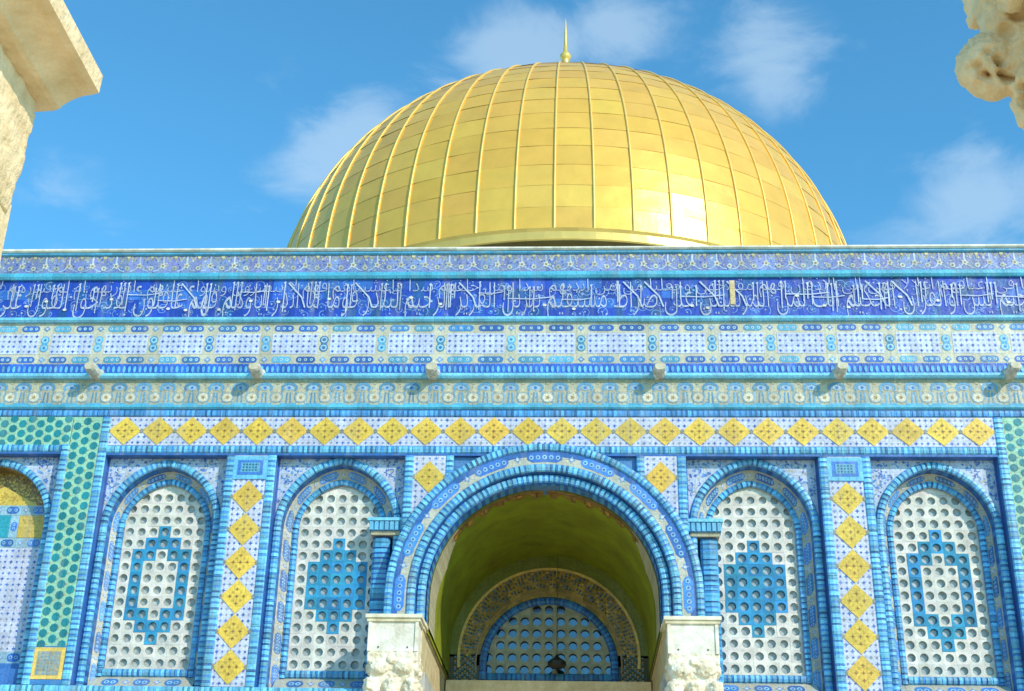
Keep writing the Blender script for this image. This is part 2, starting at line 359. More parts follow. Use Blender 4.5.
# panel band with medallions
mb = MB(); A = Art(mb, plane(.0)); A.rect(X0, X1, 11.33, 12.28, lambda: jit((204, 196, 168), .05), 0, n=120)
seps = [-12.78, -11.6, -10.43, -9.29, -8.13, -6.96, -5.78, -4.57, -3.37, -2.16, -.71, .72, 2.17, 3.38, 4.56, 5.77, 6.95, 8.07, 9.22, 10.36, 11.5, 12.64]
for i, x in enumerate(seps):
    b = jit((72, 160, 210) if R.random() < .6 else (50, 120, 190), .12)
    A.rect(x-.06, x+.06, 11.64, 11.94, b, .004)
    for z in (11.7, 11.88): A.disc(x, z, .095, b, .006, 9); A.ring(x, z, .07, .03, (160, 205, 225), .009, 8); A.disc(x, z, .02, (50, 90, 170), .009, 5)
    for z in (11.43, 12.14): A.star(x, z, .075, jit((92, 160, 215), .1), .004, 4, .6); A.disc(x, z, .03, WHT, .008, 6)
    if i+1 < len(seps):
        x2 = seps[i+1]; a, b_ = x+.13, x2-.13
        A.rect(a, b_, 11.56, 12.02, lambda: jit((204, 210, 232), .03), .004, n=6)
        nx = 8 if x2-x < 1.3 else 10; st = (b_-a)/nx
        for ix in range(nx):
            for iz in range(4):
                cx_, cz = a+(ix+.5)*st, 11.56+(iz+.5)*.115
                if (ix+iz) % 2 == 0: A.star(cx_, cz, .042, jit((70, 100, 200), .15), .008, 4, .5)
                else: A.disc(cx_, cz, .03, jit((160, 172, 222), .08), .008, 5); A.disc(cx_, cz, .01, (70, 90, 170), .011, 4)
        for zc in (11.43, 12.14):
            n = 2; w = (x2-x-.2)/n
            for j in range(n):
                c = x+.1+(j+.5)*w; bl = jit(R.choice([(62, 130, 196), (84, 168, 205), (48, 100, 185)]), .1); lo = w-.1; r = .07
                A.poly([(c-lo/2+r+r*math.cos(q), zc+r*math.sin(q)) for q in [pi/2+pi*t/5 for t in range(6)]]+[(c+lo/2-r+r*math.cos(q), zc+r*math.sin(q)) for q in [-pi/2+pi*t/5 for t in range(6)]], bl)
                for t in range(3): A.disc(c+(t-1)*lo*.3, zc, .036, (178, 208, 220), .008, 6); A.disc(c+(t-1)*lo*.3, zc, .015, (60, 100, 180), .011, 4)
P(mb, 'panel_band', TILE)
# blue bead row
mb = MB(); A = Art(mb, plane(-.01)); A.rect(X0, X1, 11.09, 11.335, lambda: jit((44, 98, 208), .1), 0, n=200)
x = X0+.06
while x < X1-.05:
    c = jit((96, 180, 234), .12); A.disc(x, 11.205, .032, c, .014, 8, ry=.075); A.disc(x+.055, 11.315, .014, jit((130, 170, 230), .1), .01, 4); x += .11
P(mb, 'bead_row', TILE)
# palmette band
mb = MB(); A = Art(mb, plane(.0)); A.rect(X0, X1, 10.42, 10.99, lambda: jit((186, 180, 150), .06), 0, n=120)
x = X0+.2
while x < X1:
    b = jit((92, 150, 190), .1); l = (150, 185, 215)
    A.ring(x, 10.8, .17, .055, b, .005, 10, ry=.12, a0=-.7, a1=pi+.7); A.disc(x, 10.8, .09, l, .007, 8, ry=.06); A.disc(x, 10.8, .035, (70, 120, 190), .01, 6)
    A.stroke([(x-.03, 10.70), (x-.045, 10.46)], .03, b); A.stroke([(x+.03, 10.70), (x+.045, 10.46)], .03, b); A.stroke([(x-.16, 10.45), (x+.16, 10.45)], .04, (96, 172, 205))
    for sg in (-1, 1): A.stroke([(x+sg*.15, 10.72), (x+sg*.12, 10.6), (x+sg*.17, 10.48)], .025, jit((120, 165, 200), .1))
    for _ in range(26): A.disc(x+R.uniform(-.05, .45), R.uniform(10.44, 10.96), R.uniform(.01, .022), jit(R.choice([(110, 160, 195), (214, 206, 180), (160, 150, 110), (90, 150, 190)]), .1), .002, 4)
    q = x+.25; A.disc(q, 10.59, .115, jit((214, 204, 176), .06), .005, 8, ry=.1); A.dia(q, 10.72, .07, .08, (205, 190, 150), .006); A.star(q, 10.59, .05, (172, 142, 84), .009, 5, .5)
    A.disc(q, 10.92, .05, (180, 170, 130), .006, 6); A.ring(q, 10.59, .125, .02, (150, 170, 175), .007, 8)
    x += .5
P(mb, 'palmette_band', TILE)
mb = MB(); hcord(mb, X0, X1, 10.17, 10.31, -.0, lb=(82, 160, 228)); mb.box(X0, X1, .004, .3, 10.14, 10.33, (38, 80, 130)); P(mb, 'rope_moulding', TILE)
# diamond band, green corners
def white_ground(A, u0, u1, v0, v1, h=0):
    A.rect(u0, u1, v0, v1, lambda: jit(WHT, .03), h, n=max(1, int((u1-u0)/.15)))
    nx = max(1, round((u1-u0)/.115)); nz_ = max(1, round((v1-v0)/.115)); a = (u1-u0)/nx; b = (v1-v0)/nz_
    for i in range(nx):
        for j in range(nz_):
            c = jit(R.choice([(62, 100, 195), (108, 136, 205), (80, 120, 205), (150, 155, 170)]), .1)
            if (i+j) % 2: A.star(u0+(i+.5)*a, v0+(j+.5)*b, .044, c, h+.004, 4, .45)
            else: A.disc(u0+(i+.5)*a, v0+(j+.5)*b, .024, c, h+.004, 5)
def diamond(A, u, v, a, b):
    A.poly([(u-a, v), (u-a*.62, v+b*.30), (u-a*.52, v+b*.30), (u-a*.30, v+b*.62), (u-a*.24, v+b*.68), (u, v+b), (u+a*.24, v+b*.68), (u+a*.30, v+b*.62), (u+a*.52, v+b*.30), (u+a*.62, v+b*.30), (u+a, v), (u+a*.62, v-b*.30), (u+a*.52, v-b*.30), (u+a*.30, v-b*.62), (u+a*.24, v-b*.68), (u, v-b), (u-a*.24, v-b*.68), (u-a*.30, v-b*.62), (u-a*.52, v-b*.30), (u-a*.62, v-b*.30)], (196, 160, 70), .009); A.dia(u, v, a, b, jit((236, 192, 48), .05, 4), .012)
    for du, dv in ((0, 0), (.42, 0), (-.42, 0), (0, .42), (0, -.42)): A.star(u+du*a, v+dv*b, .045, (158, 118, 36), .016, 4, .4)
    for du, dv in ((.24, .24), (-.24, .24), (.24, -.24), (-.24, -.24)): A.disc(u+du*a, v+dv*b, .028, (205, 172, 44), .016, 5)
    for sg in (-1, 1): A.dia(u+sg*(a+.0), v, .05, .05, (140, 140, 130), .014)
mb = MB(); A = Art(mb, plane(0)); white_ground(A, -8.79, 8.79, 9.55, 10.16)
for k in range(26): diamond(A, -8.79+.6762*(k+.5), 9.86, .340, .30)
P(mb, 'diamond_band', TILE)
def green(A, u0, u1, v0, v1):
    A.rect(u0, u1, v0, v1, (152, 204, 168), 0)
    nx = round((u1-u0)/.19); a = (u1-u0)/nx; nz_ = int((v1-v0)/.105)
    for i in range(nx):
        for j in range(nz_+1):
            if (i+j) % 2: continue
            x, z = u0+(i+.5)*a, v0+.03+j*.105
            if z > v1-.02 or z < v0+.02: continue
            A.disc(x, z, .083, jit((6, 130, 142), .08), .006, 8)
    for i in range(nx+1):
        for j in range(nz_+1):
            x, z = u0+i*a, v0+.03+j*.105
            if v0 < z < v1 and (i+j) % 2: A.disc(min(u1-.015, max(u0+.015, x)), z, .016, (214, 150, 84), .006, 4)
for sg in (-1, 1):
    mb = MB(); A = Art(mb, plane(0))
    a, b = sorted((sg*8.95, sg*9.54)); green(A, a, b, 5.52, 10.16)
    a, b = sorted((sg*9.55, sg*HW)); green(A, a, b, 9.56, 10.16)
    P(mb, 'honeycomb_band', TILE)

# ---- pilasters
def white_strip(name, x0, x1, ztop, first, plaque=None, zb=4.8):
    mb = MB(); A = Art(mb, plane(0)); white_ground(A, x0, x1, zb, ztop)
    z = first; c = (x0+x1)/2; a = (x1-x0)/2-.01
    while z > zb+.3: diamond(A, c, z, a+.01, .328); z -= .6644
    mb.box(x0-.02, x1+.02, .004, .62, zb-.4 if zb < 5 else zb, ztop+.1, (60, 120, 190), skip='f')
    o = P(mb, name, TILE)
    if plaque:
        m2 = MB(); A = Art(m2, plane(-.02)); A.rect(x0-.02, x1+.02, 8.84, 9.32, (104, 190, 236), 0); m2.box(x0-.02, x1+.02, -.019, .004, 8.84, 9.32, (70, 150, 210), skip='f')
        A.rect(x0+.07, x1-.07, 8.93, 9.23, (60, 120, 215), .006); A.rect(x0+.13, x1-.13, 8.98, 9.18, (96, 170, 205), .01)
        for i in range(5):
            for j in range(3): A.disc(x0+.19+i*.062, 9.02+j*.06, .022, jit((50, 110, 140), .15), .014, 5)
        m2.build('plaque', TILE, o)
    return o
for sg in (-1, 1):
    a, b = sorted((sg*5.5, sg*6.14)); white_strip('pilaster', a, b, 9.34, 8.482, True)
    a, b = sorted((sg*1.95, sg*2.58)); o = white_strip('pilaster', a, b, 9.34, 8.9, zb=8.1)
    mb = MB(); A = Art(mb, plane(0)); a, b = sorted((sg*8.95, sg*9.54)); mb.box(a-.02, b+.02, .004, .62, 4.4, 10.2, (60, 120, 190), skip='f')
    A.rect(a, b, 4.8, 5.52, (60, 130, 200), 0)
    pil = P(mb, 'pilaster', TILE)
    mb = MB(); A = Art(mb, plane(-.012)); A.rect(a+.0, b-.0, 4.9, 5.49, (244, 200, 84), 0); mb.box(a, b, -.011, .004, 4.9, 5.49, (200, 160, 70), skip='f')
    A.rect(a+.075, b-.075, 4.975, 5.415, (168, 168, 150), .006)
    for i in range(7):
        for j in range(7): A.dia(a+.11+i*.062, 5.01+j*.062, .026, .026, jit(R.choice([(150, 165, 170), (120, 160, 180), (190, 160, 100)]), .08), .01)
    mb.build('plaque', TILE, pil)
mb = MB()
for sg in (-1, 1):
    for x0, x1, zt in ((8.77, 8.95, 10.16), (9.54, 9.70, 9.56), (6.14, 6.32, 9.34), (5.32, 5.5, 9.34), (2.58, 2.76, 9.34), (1.79, 1.95, 9.34)):
        a, b = sorted((sg*x0, sg*x1)); zb_ = 8.3 if x0 < 2 else 4.8; vcord(mb, a, b, zb_, zt, -.0); mb.box(a, b, .0, .62, zb_ if x0 < 2 else 4.4, zt, (50, 110, 190), skip='f')
hcord(mb, -8.77, 8.77, 9.39, 9.54, .0); mb.box(-8.95, 8.95, .002, .62, 9.345, 9.56, (45, 105, 185)); 
for sg in (-1, 1):
    a, b = sorted((sg*9.70, sg*HW)); hcord(mb, a, b, 9.41, 9.56, .0); mb.box(a, b, .002, .62, 9.37, 9.57, (45, 105, 185))
P(mb, 'rope_border', TILE)
mb = MB()
for a, b in ((X0, -2.62), (2.62, X1)):
    hcord(mb, a, b, 4.62, 4.79, -.02, lb=(112, 196, 230), db=(90, 170, 215)); hcord(mb, a, b, 4.42, 4.6, -.0); mb.box(a, b, .03, .62, 4.36, 4.8, (45, 105, 185))
P(mb, 'base_border', TILE)

# ---- arched windows
ZS = 7.95
def arch_path(cx, w, zb, n=14, z0=ZS, pc=None):
    """up the left side, over a slightly pointed arch, down the right: list of (x, z, nx, nz)"""
    c = pc if pc is not None else .12+.2*(w-.82)
    r = w+c; amax = math.acos(c/r)
    pts = []
    m = 10
    for i in range(m): pts.append((cx-w, zb+(z0-zb)*i/m, -1, 0))
    for i in range(n+1): a = amax*i/n; pts.append((cx+c-r*math.cos(a), z0+r*math.sin(a), -math.cos(a), math.sin(a)))
    for i in range(n, -1, -1): a = amax*i/n; pts.append((cx-c+r*math.cos(a), z0+r*math.sin(a), math.cos(a), math.sin(a)))
    for i in range(m-1, -1, -1): pts.append((cx+w, zb+(z0-zb)*i/m, 1, 0))
    return pts
def path_surf(pts, y, side=0):
    S = [0]
    for a, b in zip(pts, pts[1:]): S.append(S[-1]+math.hypot(b[0]-a[0], b[1]-a[1]))
    L = S[-1]
    import bisect
    def f(u, v, h):
        u = min(max(u, 0), L-1e-6); i = max(0, min(len(S)-2, bisect.bisect_right(S, u)-1))
        while S[i+1]-S[i] < 1e-9 and i < len(S)-2: i += 1
        t = (u-S[i])/max(1e-9, S[i+1]-S[i]); a, b = pts[i], pts[i+1]
        nx, nz_ = a[2]*(1-t)+b[2]*t, a[3]*(1-t)+b[3]*t; l = math.hypot(nx, nz_) or 1
        return (a[0]*(1-t)+b[0]*t+nx/l*v, y-h, a[1]*(1-t)+b[1]*t+nz_/l*v)
    return f, L
def splay_surf(pin, yin, pout, yout, w):
    fi, Li = path_surf(pin, yin); fo, Lo = path_surf(pout, yout)
    def f(u, v, h):
        t = v/w+.5; a = fi(u*Li/Lo, 0, 0); b = fo(u, 0, 0); c = fi(min(u*Li/Lo, Li), 0, 0)
        x = a[0]*(1-t)+b[0]*t; y = a[1]*(1-t)+b[1]*t; z = a[2]*(1-t)+b[2]*t
        return (x+(pc_x(pin)-x)*h*.5, y-h*.5, z)
    return f, Lo
def pc_x(p): return (p[0][0]+p[-1][0])/2
def arabesque(A, u0, u1, v0, v1, n, h=.0):
    A.rect(u0, u1, v0, v1, lambda: jit((186, 196, 220), .04), h, n=12)
    for _ in range(n):
        u, v = R.uniform(u0+.05, u1-.05), R.uniform(v0+.05, v1-.05); c = jit(R.choice([(82, 125, 205), (70, 110, 200), (120, 160, 215), (96, 160, 215), (206, 200, 178), (206, 200, 178)]), .1)
        k = R.random()
        if k < .4: A.disc(u, v, R.uniform(.018, .04), c, h+.004, 6)
        elif k < .7: A.star(u, v, R.uniform(.03, .05), c, h+.006, 5, .45)
        else:
            a0 = R.uniform(0, 6.3); r = R.uniform(.04, .08); A.stroke([(u+r*math.cos(a0+i*.7), v+r*math.sin(a0+i*.7)) for i in range(5)], .018, c, h+.005)
FILLED = {4: 0, 5: 1, 6: 2, 7: 2, 8: 2, 9: 2, 10: 1, 11: 0}
def is_blue(kind, row, cc):
    d = abs(cc-3)
    if kind == 'filled': return row in FILLED and d <= FILLED[row]
    if row in (3, 12): return d == 0
    if row in (4, 11): return d <= 1
    if row in (5, 10): return 1 <= d <= 2
    return 6 <= row <= 9 and d == 2
def window(cx, hp, kind):
    """hp = half width of the panel"""
    wo = hp-.025; pY = .2
    # frame: ropes and splay
    fr = MB()
    po = arch_path(cx, wo-.075, 4.8)
    f, L = path_surf(po, pY-.0); cord(fr, f, L, .15, .05)
    ps = arch_path(cx, wo-.15, 4.8)
    if kind == 'blind':
        f, L = path_surf(ps, pY); n = 60
        for i in range(n):
            a, b = f(L*i/n, 0, 0), f(L*(i+1)/n, 0, 0); c = jit((150, 118, 50), .12) if a[2] > 8.0 else jit((60, 120, 200), .1)
            fr.face([(a[0], pY, a[2]), (b[0], pY, b[2]), (b[0], .52, b[2]), (a[0], .52, a[2])], c)
        fr.box(cx-1.1, cx+1.1, .3, .52, 4.6, 5.15, (60, 120, 200))
    else:
        fq, Lq = path_surf(ps, pY); nq = 90
        for i in range(nq):
            a, b = fq(Lq*i/nq, 0, 0), fq(Lq*(i+1)/nq, 0, 0); fr.face([(a[0], pY, a[2]), (b[0], pY, b[2]), (b[0], .42, b[2]), (a[0], .42, a[2])], jit((52, 128, 196) if i % 2 else (40, 100, 180), .12))
        f, L = splay_surf(arch_path(cx, .93, 4.8), .49, ps, .42, .14)
        medallions(Art(fr, f), L, .14, lone=.42, gap=.2, blue=(62, 128, 205), ground=(190, 182, 158))
        pi_ = arch_path(cx, .88, 5.06)
        f, L = path_surf(pi_, .50); cord(fr, f, L, .13, .06, lb=(84, 178, 230))
        fr.box(cx-.95, cx-.82, .501, .6, 4.8, ZS, (50, 110, 185)); fr.box(cx+.82, cx+.95, .501, .6, 4.8, ZS, (50, 110, 185))
        hcord(fr, cx-.82, cx+.82, 5.06, 5.21, .5, H=.06)
        f2 = lambda u, v, h: (u, .33-h*.5+v*.9, 4.93+v*.45*2*.5)
        fr.face([(cx-1.0, .2, 4.8), (cx+1.0, .2, 4.8), (cx+1.0, .5, 5.06), (cx-1.0, .5, 5.06)], (180, 186, 176))
        g = lambda u, v, h: (u, .345+v*.80-h*.8, 4.93+v*.72-h*.0)
        medallions(Art(fr, g), 1.8, .3, u0=cx-.9, blue=(62, 118, 200), ground=(190, 182, 158))
    # spandrel: panel face with the arch cut out
    sp = MB(); A = Art(sp, plane(pY+.02))
    top = 9.42; arc = [p for p in arch_path(cx, wo-.15, 4.8) if p[1] >= ZS-.001]
    for a, b in zip(arc, arc[1:]):
        for t0, t1 in ((0, .5), (.5, 1)):
            pa = lambda p, t: (p[0], p[1]+(top-p[1])*t)
            A.poly([pa(a, t0), pa(b, t0), pa(b, t1), pa(a, t1)], jit((190, 198, 220), .03), 0)
    for sg in (-1, 1):
        xs = sorted((cx+sg*(wo-.15), cx+sg*(hp+.02))); A.rect(xs[0], xs[1], 4.8, top, (188, 198, 222), 0)
        for x in (cx+sg*(hp-.02),): A.stroke([(x, 4.8), (x, 9.4)], .03, (60, 100, 190), .01)
    for _ in range(620):
        u = R.uniform(cx-hp+.03, cx+hp-.03); v = R.uniform(8.1, 9.38)
        w = wo+.02; c = .12+.2*(w-.82); r = w+c; x = abs(u-cx)+c
        if x*x+(v-ZS)**2 < (r+.02)**2: continue
        cc = jit(R.choice([(72, 118, 205), (60, 100, 200), (110, 155, 215), (90, 150, 215), (205, 200, 180)]), .1); k = R.random()
        if k < .45: A.disc(u, v, R.uniform(.015, .034), cc, .004, 6)
        elif k < .7: A.star(u, v, R.uniform(.025, .042), cc, .006, 5, .45)
        else:
            a0 = R.uniform(0, 6.3); rr_ = R.uniform(.03, .06); A.stroke([(u+rr_*math.cos(a0+i*.7), v+rr_*math.sin(a0+i*.7)) for i in range(5)], .018, cc, .005)
    win = P(fr, 'blind_window' if kind == 'blind' else 'window', TILE)
    sp.build('spandrel', TILE, win)
    if kind == 'blind':
        mb = MB(); A = Art(mb, plane(.5)); A.rect(cx-1.08, cx+1.08, 5.1, 9.2, lambda: jit((160, 125, 48), .08), 0, n=10)
        for _ in range(700): A.disc(cx+R.uniform(-1.0, 1.0), R.uniform(8.4, 9.1), R.uniform(.015, .03), jit(R.choice([(190, 150, 60), (120, 92, 40), (214, 176, 70)]), .1), .004, 5)
        A.dia(cx, 8.42, .8, .42, (222, 186, 62), .008)
        for _ in range(40): A.star(cx+R.uniform(-.4, .4), R.uniform(8.46, 8.7), .028, (190, 150, 40), .012, 4, .4)
        def strip(u0, u1, zc, w):
            mm = lambda u, v, h: (u, .5-.012-h, zc+v); medallions(Art(mb, mm), u1-u0, w, u0=u0, lone=.3, blue=(52, 110, 200), ground=(150, 185, 200))
        strip(cx-1.06, cx+1.06, 8.34, .2); strip(cx-1.06, cx+1.06, 7.66, .2); strip(cx-1.06, cx+1.06, 5.4, .22)
        A.rect(cx-1.06, cx+1.06, 7.76, 8.24, (110, 150, 180), .01)
        A.rect(cx-.25, cx+.25, 7.77, 8.23, (30, 160, 180), .016)
        for sg in (-1, 1):
            mm = lambda u, v, h, s_=sg: (cx+s_*.34+v, .5-.012-h, u); medallions(Art(mb, mm), .46, .17, u0=7.77, lone=.16, blue=(52, 110, 200), ground=(150, 185, 200))
            a, b = sorted((cx+sg*.43, cx+sg*1.0)); A.rect(a, b, 7.77, 8.23, (216, 180, 58), .016)
            for _ in range(10): A.star(R.uniform(a+.05, b-.05), R.uniform(7.83, 8.18), .03, (180, 140, 40), .02, 4, .4)
        white_ground(A, cx-1.06, cx+1.06, 5.51, 7.56, .012); A.rect(cx-1.06, cx+1.06, 5.08, 5.29, (60, 120, 200), .01)
        mb.build('mosaic_panel', TILE, win); return
    # pierced grille
    gr = MB(); cw = 1.64/7; ch = .2355; Yf = .55; Yb = .61; r = .083
    cream = (214, 206, 192)
    def inside(x, z):
        if z < ZS: return abs(x-cx) < .84
        c = .12; return (abs(x-cx)+c)**2+(z-ZS)**2 < (.84+c)**2
    for row in range(1, 17):
        for cc in range(7):
            x0 = cx-.82+cc*cw; z0 = 5.215+(row-1)*ch; xc, zc = x0+cw/2, z0+ch/2
            blue = is_blue(kind, row, cc); c = jit((22, 138, 182), .1, 8) if blue else jit(cream, .05, 3)
            zt = z0+ch
            hole = inside(xc, zc+.03) and row < 16
            if row == 16 and not inside(xc, zc-.1): hole = False
            y = Yf-(.006 if blue else 0)+R.uniform(-.003, .003)
            if not hole: gr.face([(x0, y, z0), (x0+cw, y, z0), (x0+cw, y, zt), (x0, y, zt)], c); continue
            n = 12; rad = r*R.uniform(.93, 1.05)
            C_ = [(xc+rad*math.cos(2*pi*(i+.5)/n), zc+rad*math.sin(2*pi*(i+.5)/n)) for i in range(n)]
            def edge(a):
                dx, dz = math.cos(a), math.sin(a); t = min(cw/2/abs(dx) if abs(dx) > 1e-6 else 9, ch/2/abs(dz) if abs(dz) > 1e-6 else 9); return (xc+dx*t, zc+dz*t)
            sq = []
            for i in range(n):
                a0, a1 = 2*pi*(i+.5)/n, 2*pi*(i+1.5)/n
                p = [edge(a0)]
                for q in (pi/4, 3*pi/4, 5*pi/4, 7*pi/4):
                    for qq in (q, q+2*pi):
                        if a0+1e-4 < qq < a1-1e-4: p.append(edge(qq))
                p.append(edge(a1))
                poly = [C_[i]]+p+[C_[(i+1) % n]]
                gr.face([(u, y, v) for u, v in poly], c)
                p1, p2 = C_[i], C_[(i+1) % n]
                k2 = .8
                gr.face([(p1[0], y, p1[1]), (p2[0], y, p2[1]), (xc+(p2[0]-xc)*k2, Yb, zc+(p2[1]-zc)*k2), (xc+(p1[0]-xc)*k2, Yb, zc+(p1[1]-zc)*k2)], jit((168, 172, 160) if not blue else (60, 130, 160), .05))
            # thin joint between blocks
    for i in range(1, 7): gr.face([(cx-.82+i*cw-.006, Yf-.011, 5.215), (cx-.82+i*cw+.006, Yf-.011, 5.215), (cx-.82+i*cw+.006, Yf-.011, 9.0), (cx-.82+i*cw-.006, Yf-.011, 9.0)], (196, 190, 168)) if kind == 'none' else None
    gr.build('grille', GRILLE, win)
    bk = MB(); bk.box(cx-.85, cx+.85, Yb+.002, Yb+.03, 5.1, 9.2, (150, 155, 150)); bk.build('backing_panel', mat_back, win)
mat_back = mat('milky_glass', (172, 174, 172), .3, nscale=7, namt=.45)
for cx, hp, kd in ((-10.93, 1.23, 'blind'), (-7.545, 1.225, 'outline'), (-4.04, 1.28, 'filled'), (4.04, 1.28, 'filled'), (7.545, 1.225, 'outline'), (10.93, 1.23, 'blind')): window(cx, hp, kd)
for sg in (-1, 1):
    mb = MB(); a, b = sorted((sg*12.16, sg*HW)); mb.box(a, b, 0.0, .62, 4.4, 9.4, (80, 150, 210)); vcord(mb, *sorted((sg*12.16, sg*12.34)), 4.8, 9.4, -.003); P(mb, 'corner_pier', TILE)

# ---- portal
CZ = 6.57; ZI = 6.03; YP = -.09
def portal_path(r, zb=ZI, n=28):
    pts = [(-r, zb+(CZ-zb)*i/4, -1, 0) for i in range(4)]
    pts += [(-r*math.cos(pi*i/n), CZ+r*math.sin(pi*i/n), -math.cos(pi*i/n), math.sin(pi*i/n)) for i in range(n+1)]
    pts += [(r, CZ-(CZ-zb)*i/4, 1, 0) for i in range(1, 5)]
    return pts
mb = MB()
f, L = path_surf(portal_path(2.925), YP); cord(mb, f, L, .15, .05)
f, L = path_surf(portal_path(2.715), YP+.01); medallions(Art(mb, f), L, .27, blue=(60, 128, 212), lone=.70, gap=.36, ground=(198, 192, 170))
f, L = path_surf(portal_path(2.495), YP); cord(mb, f, L, .16, .05)
f, L = path_surf(portal_path(2.315), YP+.12); cord(mb, f, L, .17, .06)
def sweep(mb, prof, c, n=1, zb=ZI, jj=.05):
    """prof: list of (radius, y)"""
    ps = [portal_path(r, zb) for r, y in prof]
    for k in range(len(prof)-1):
        for i in range(len(ps[k])-1):
            a, b = ps[k], ps[k+1]; ya, yb = prof[k][1], prof[k+1][1]
            mb.face([(a[i][0], ya, a[i][1]), (a[i+1][0], ya, a[i+1][1]), (b[i+1][0], yb, b[i+1][1]), (b[i][0], yb, b[i][1])], jit(c, jj))
sweep(mb, [(3.0, .3), (3.0, YP+.002), (2.41, YP+.02), (2.40, YP+.13), (2.215, YP+.13)], (44, 100, 180))
# brick soffit of the innermost ring
f, L = path_surf(portal_path(2.2), 0)
ns = 95
for i in range(ns):
    c = jit((70, 160, 215) if i % 2 else (40, 105, 200), .1)
    a, b = f(L*i/ns, 0, 0), f(L*(i+1)/ns, 0, 0)
    mb.face([(a[0], YP+.10, a[2]), (b[0], YP+.10, b[2]), (b[0], YP+.42, b[2]), (a[0], YP+.42, a[2])], c)
arch = P(mb, 'portal_arch', TILE)
mb = MB(); sweep(mb, [(2.205, YP+.42), (2.19, YP+.5), (2.19, 1.0), (2.19, 2.0), (2.19, 3.2), (2.19, 4.92)], (255, 255, 255), zb=5.9)
vault = P(mb, 'vault', OLIVE, smooth=True, weld=.001)
mb = MB()   # sunlight painted pale at the vault mouth, brown scroll border over its crown
f, L = path_surf(portal_path(2.182), 0); n = 170
for i in range(n):
    u = L*i/n; y0 = YP+.44; a, b = f(u, 0, 0), f(u+L/n, 0, 0)
    lowp = max(0, min(1, (8.05-a[2])/.6)); y1 = y0+.12+lowp*1.0
    mb.face([(a[0], y0, a[2]), (b[0], y0, b[2]), (b[0], y1, b[2]), (a[0], y1, a[2])], jit((206, 192, 150), .05) if lowp > .15 else jit((150, 125, 60), .1))
    if lowp < .4:
        d = .35+.12*math.sin(i*.8)+R.uniform(-.08, .1); q = .998
        mb.face([(a[0]*q, y0+.1, a[2]), (b[0]*q, y0+.1, b[2]), (b[0]*q, y0+d, b[2]), (a[0]*q, y0+d, a[2])], jit((150, 105, 30), .18))
        if i % 3: mb.face([(a[0]*.995, y0+.14, a[2]-.01), (b[0]*.995, y0+.14, b[2]-.01), (b[0]*.995, y0+d*.7, b[2]-.01), (a[0]*.995, y0+d*.7, a[2]-.01)], jit((190, 140, 55), .2))
mb.build('scroll_and_sun_band', TILE, vault)
# back wall with lunette
YB = 4.9
mb = MB(); A = Art(mb, plane(YB))
def pt(r, a): return (r*math.cos(a), (6.45 if r > 1.7 else 6.26)+r*math.sin(a))
n = 40
for i in range(n):
    a, b = pi*i/n, pi*(i+1)/n
    for r0, r1 in ((1.5, 1.62), (1.62, 1.8), (1.8, 2.0), (2.0, 2.35)): A.poly([pt(r0, a), pt(r0, b), pt(r1, b), pt(r1, a)], jit((176, 138, 36), .18) if r1 < 2.1 else (128, 132, 22), 0)
for sg in (-1, 1): A.rect(*sorted((sg*1.5, sg*2.3)), 5.6, 6.5, (92, 74, 30), 0)
for i in range(70):   # zigzag of mosaic
    a = pi*(i+.5)/70
    for k in range(7):
        r = 1.64+k*.055; q = (i+abs(k-3)) % 4
        c = {0: (60, 110, 150), 1: (205, 150, 50), 2: (110, 110, 34), 3: (40, 70, 90)}[q]
        u, v = pt(r, a) if r > 1.7 else (r*math.cos(a), 6.4+r*math.sin(a)); A.dia(u, v, .034, .03, jit(c, .2), .006)
for sg in (-1, 1):
    for j in range(12):
        for k in range(9):
            q = (j+abs(k-4)) % 3; A.dia(sg*(1.62+k*.055), 5.95+j*.045, .03, .028, jit(((90, 140, 165), (200, 148, 52), (60, 74, 30))[q], .15), .006)
for r, w, c in ((2.02, .06, (255, 208, 96)), (1.62, .03, (190, 140, 60))):
    for i in range(48):
        a, b = -.12+(pi+.24)*i/48, -.12+(pi+.24)*(i+1)/48; c2 = 6.45 if r > 1.7 else 6.3
        A.poly([(r*math.cos(a), c2+r*math.sin(a)), (r*math.cos(b), c2+r*math.sin(b)), ((r-w)*math.cos(b), c2+(r-w)*math.sin(b)), ((r-w)*math.cos(a), c2+(r-w)*math.sin(a))], jit(c, .06), .03)
P(mb, 'tympanum', TILE)
mb = MB()
pts = [(-1.45*math.cos(pi*i/30), 6.26+1.45*math.sin(pi*i/30), -math.cos(pi*i/30), math.sin(pi*i/30)) for i in range(31)]
pts = [(-1.45, 5.95, -1, 0)]+pts+[(1.45, 5.95, 1, 0)]
f, L = path_surf(pts, YB-.02); cord(mb, f, L, .17, .05, lb=(40, 130, 205), db=(30, 80, 180)); hcord(mb, -1.53, 1.53, 5.93, 6.09, YB-.022, lb=(40, 140, 205), db=(30, 90, 180))
lun = P(mb, 'lunette_window', TILE)
gr = MB(); cs = .268; n = 10
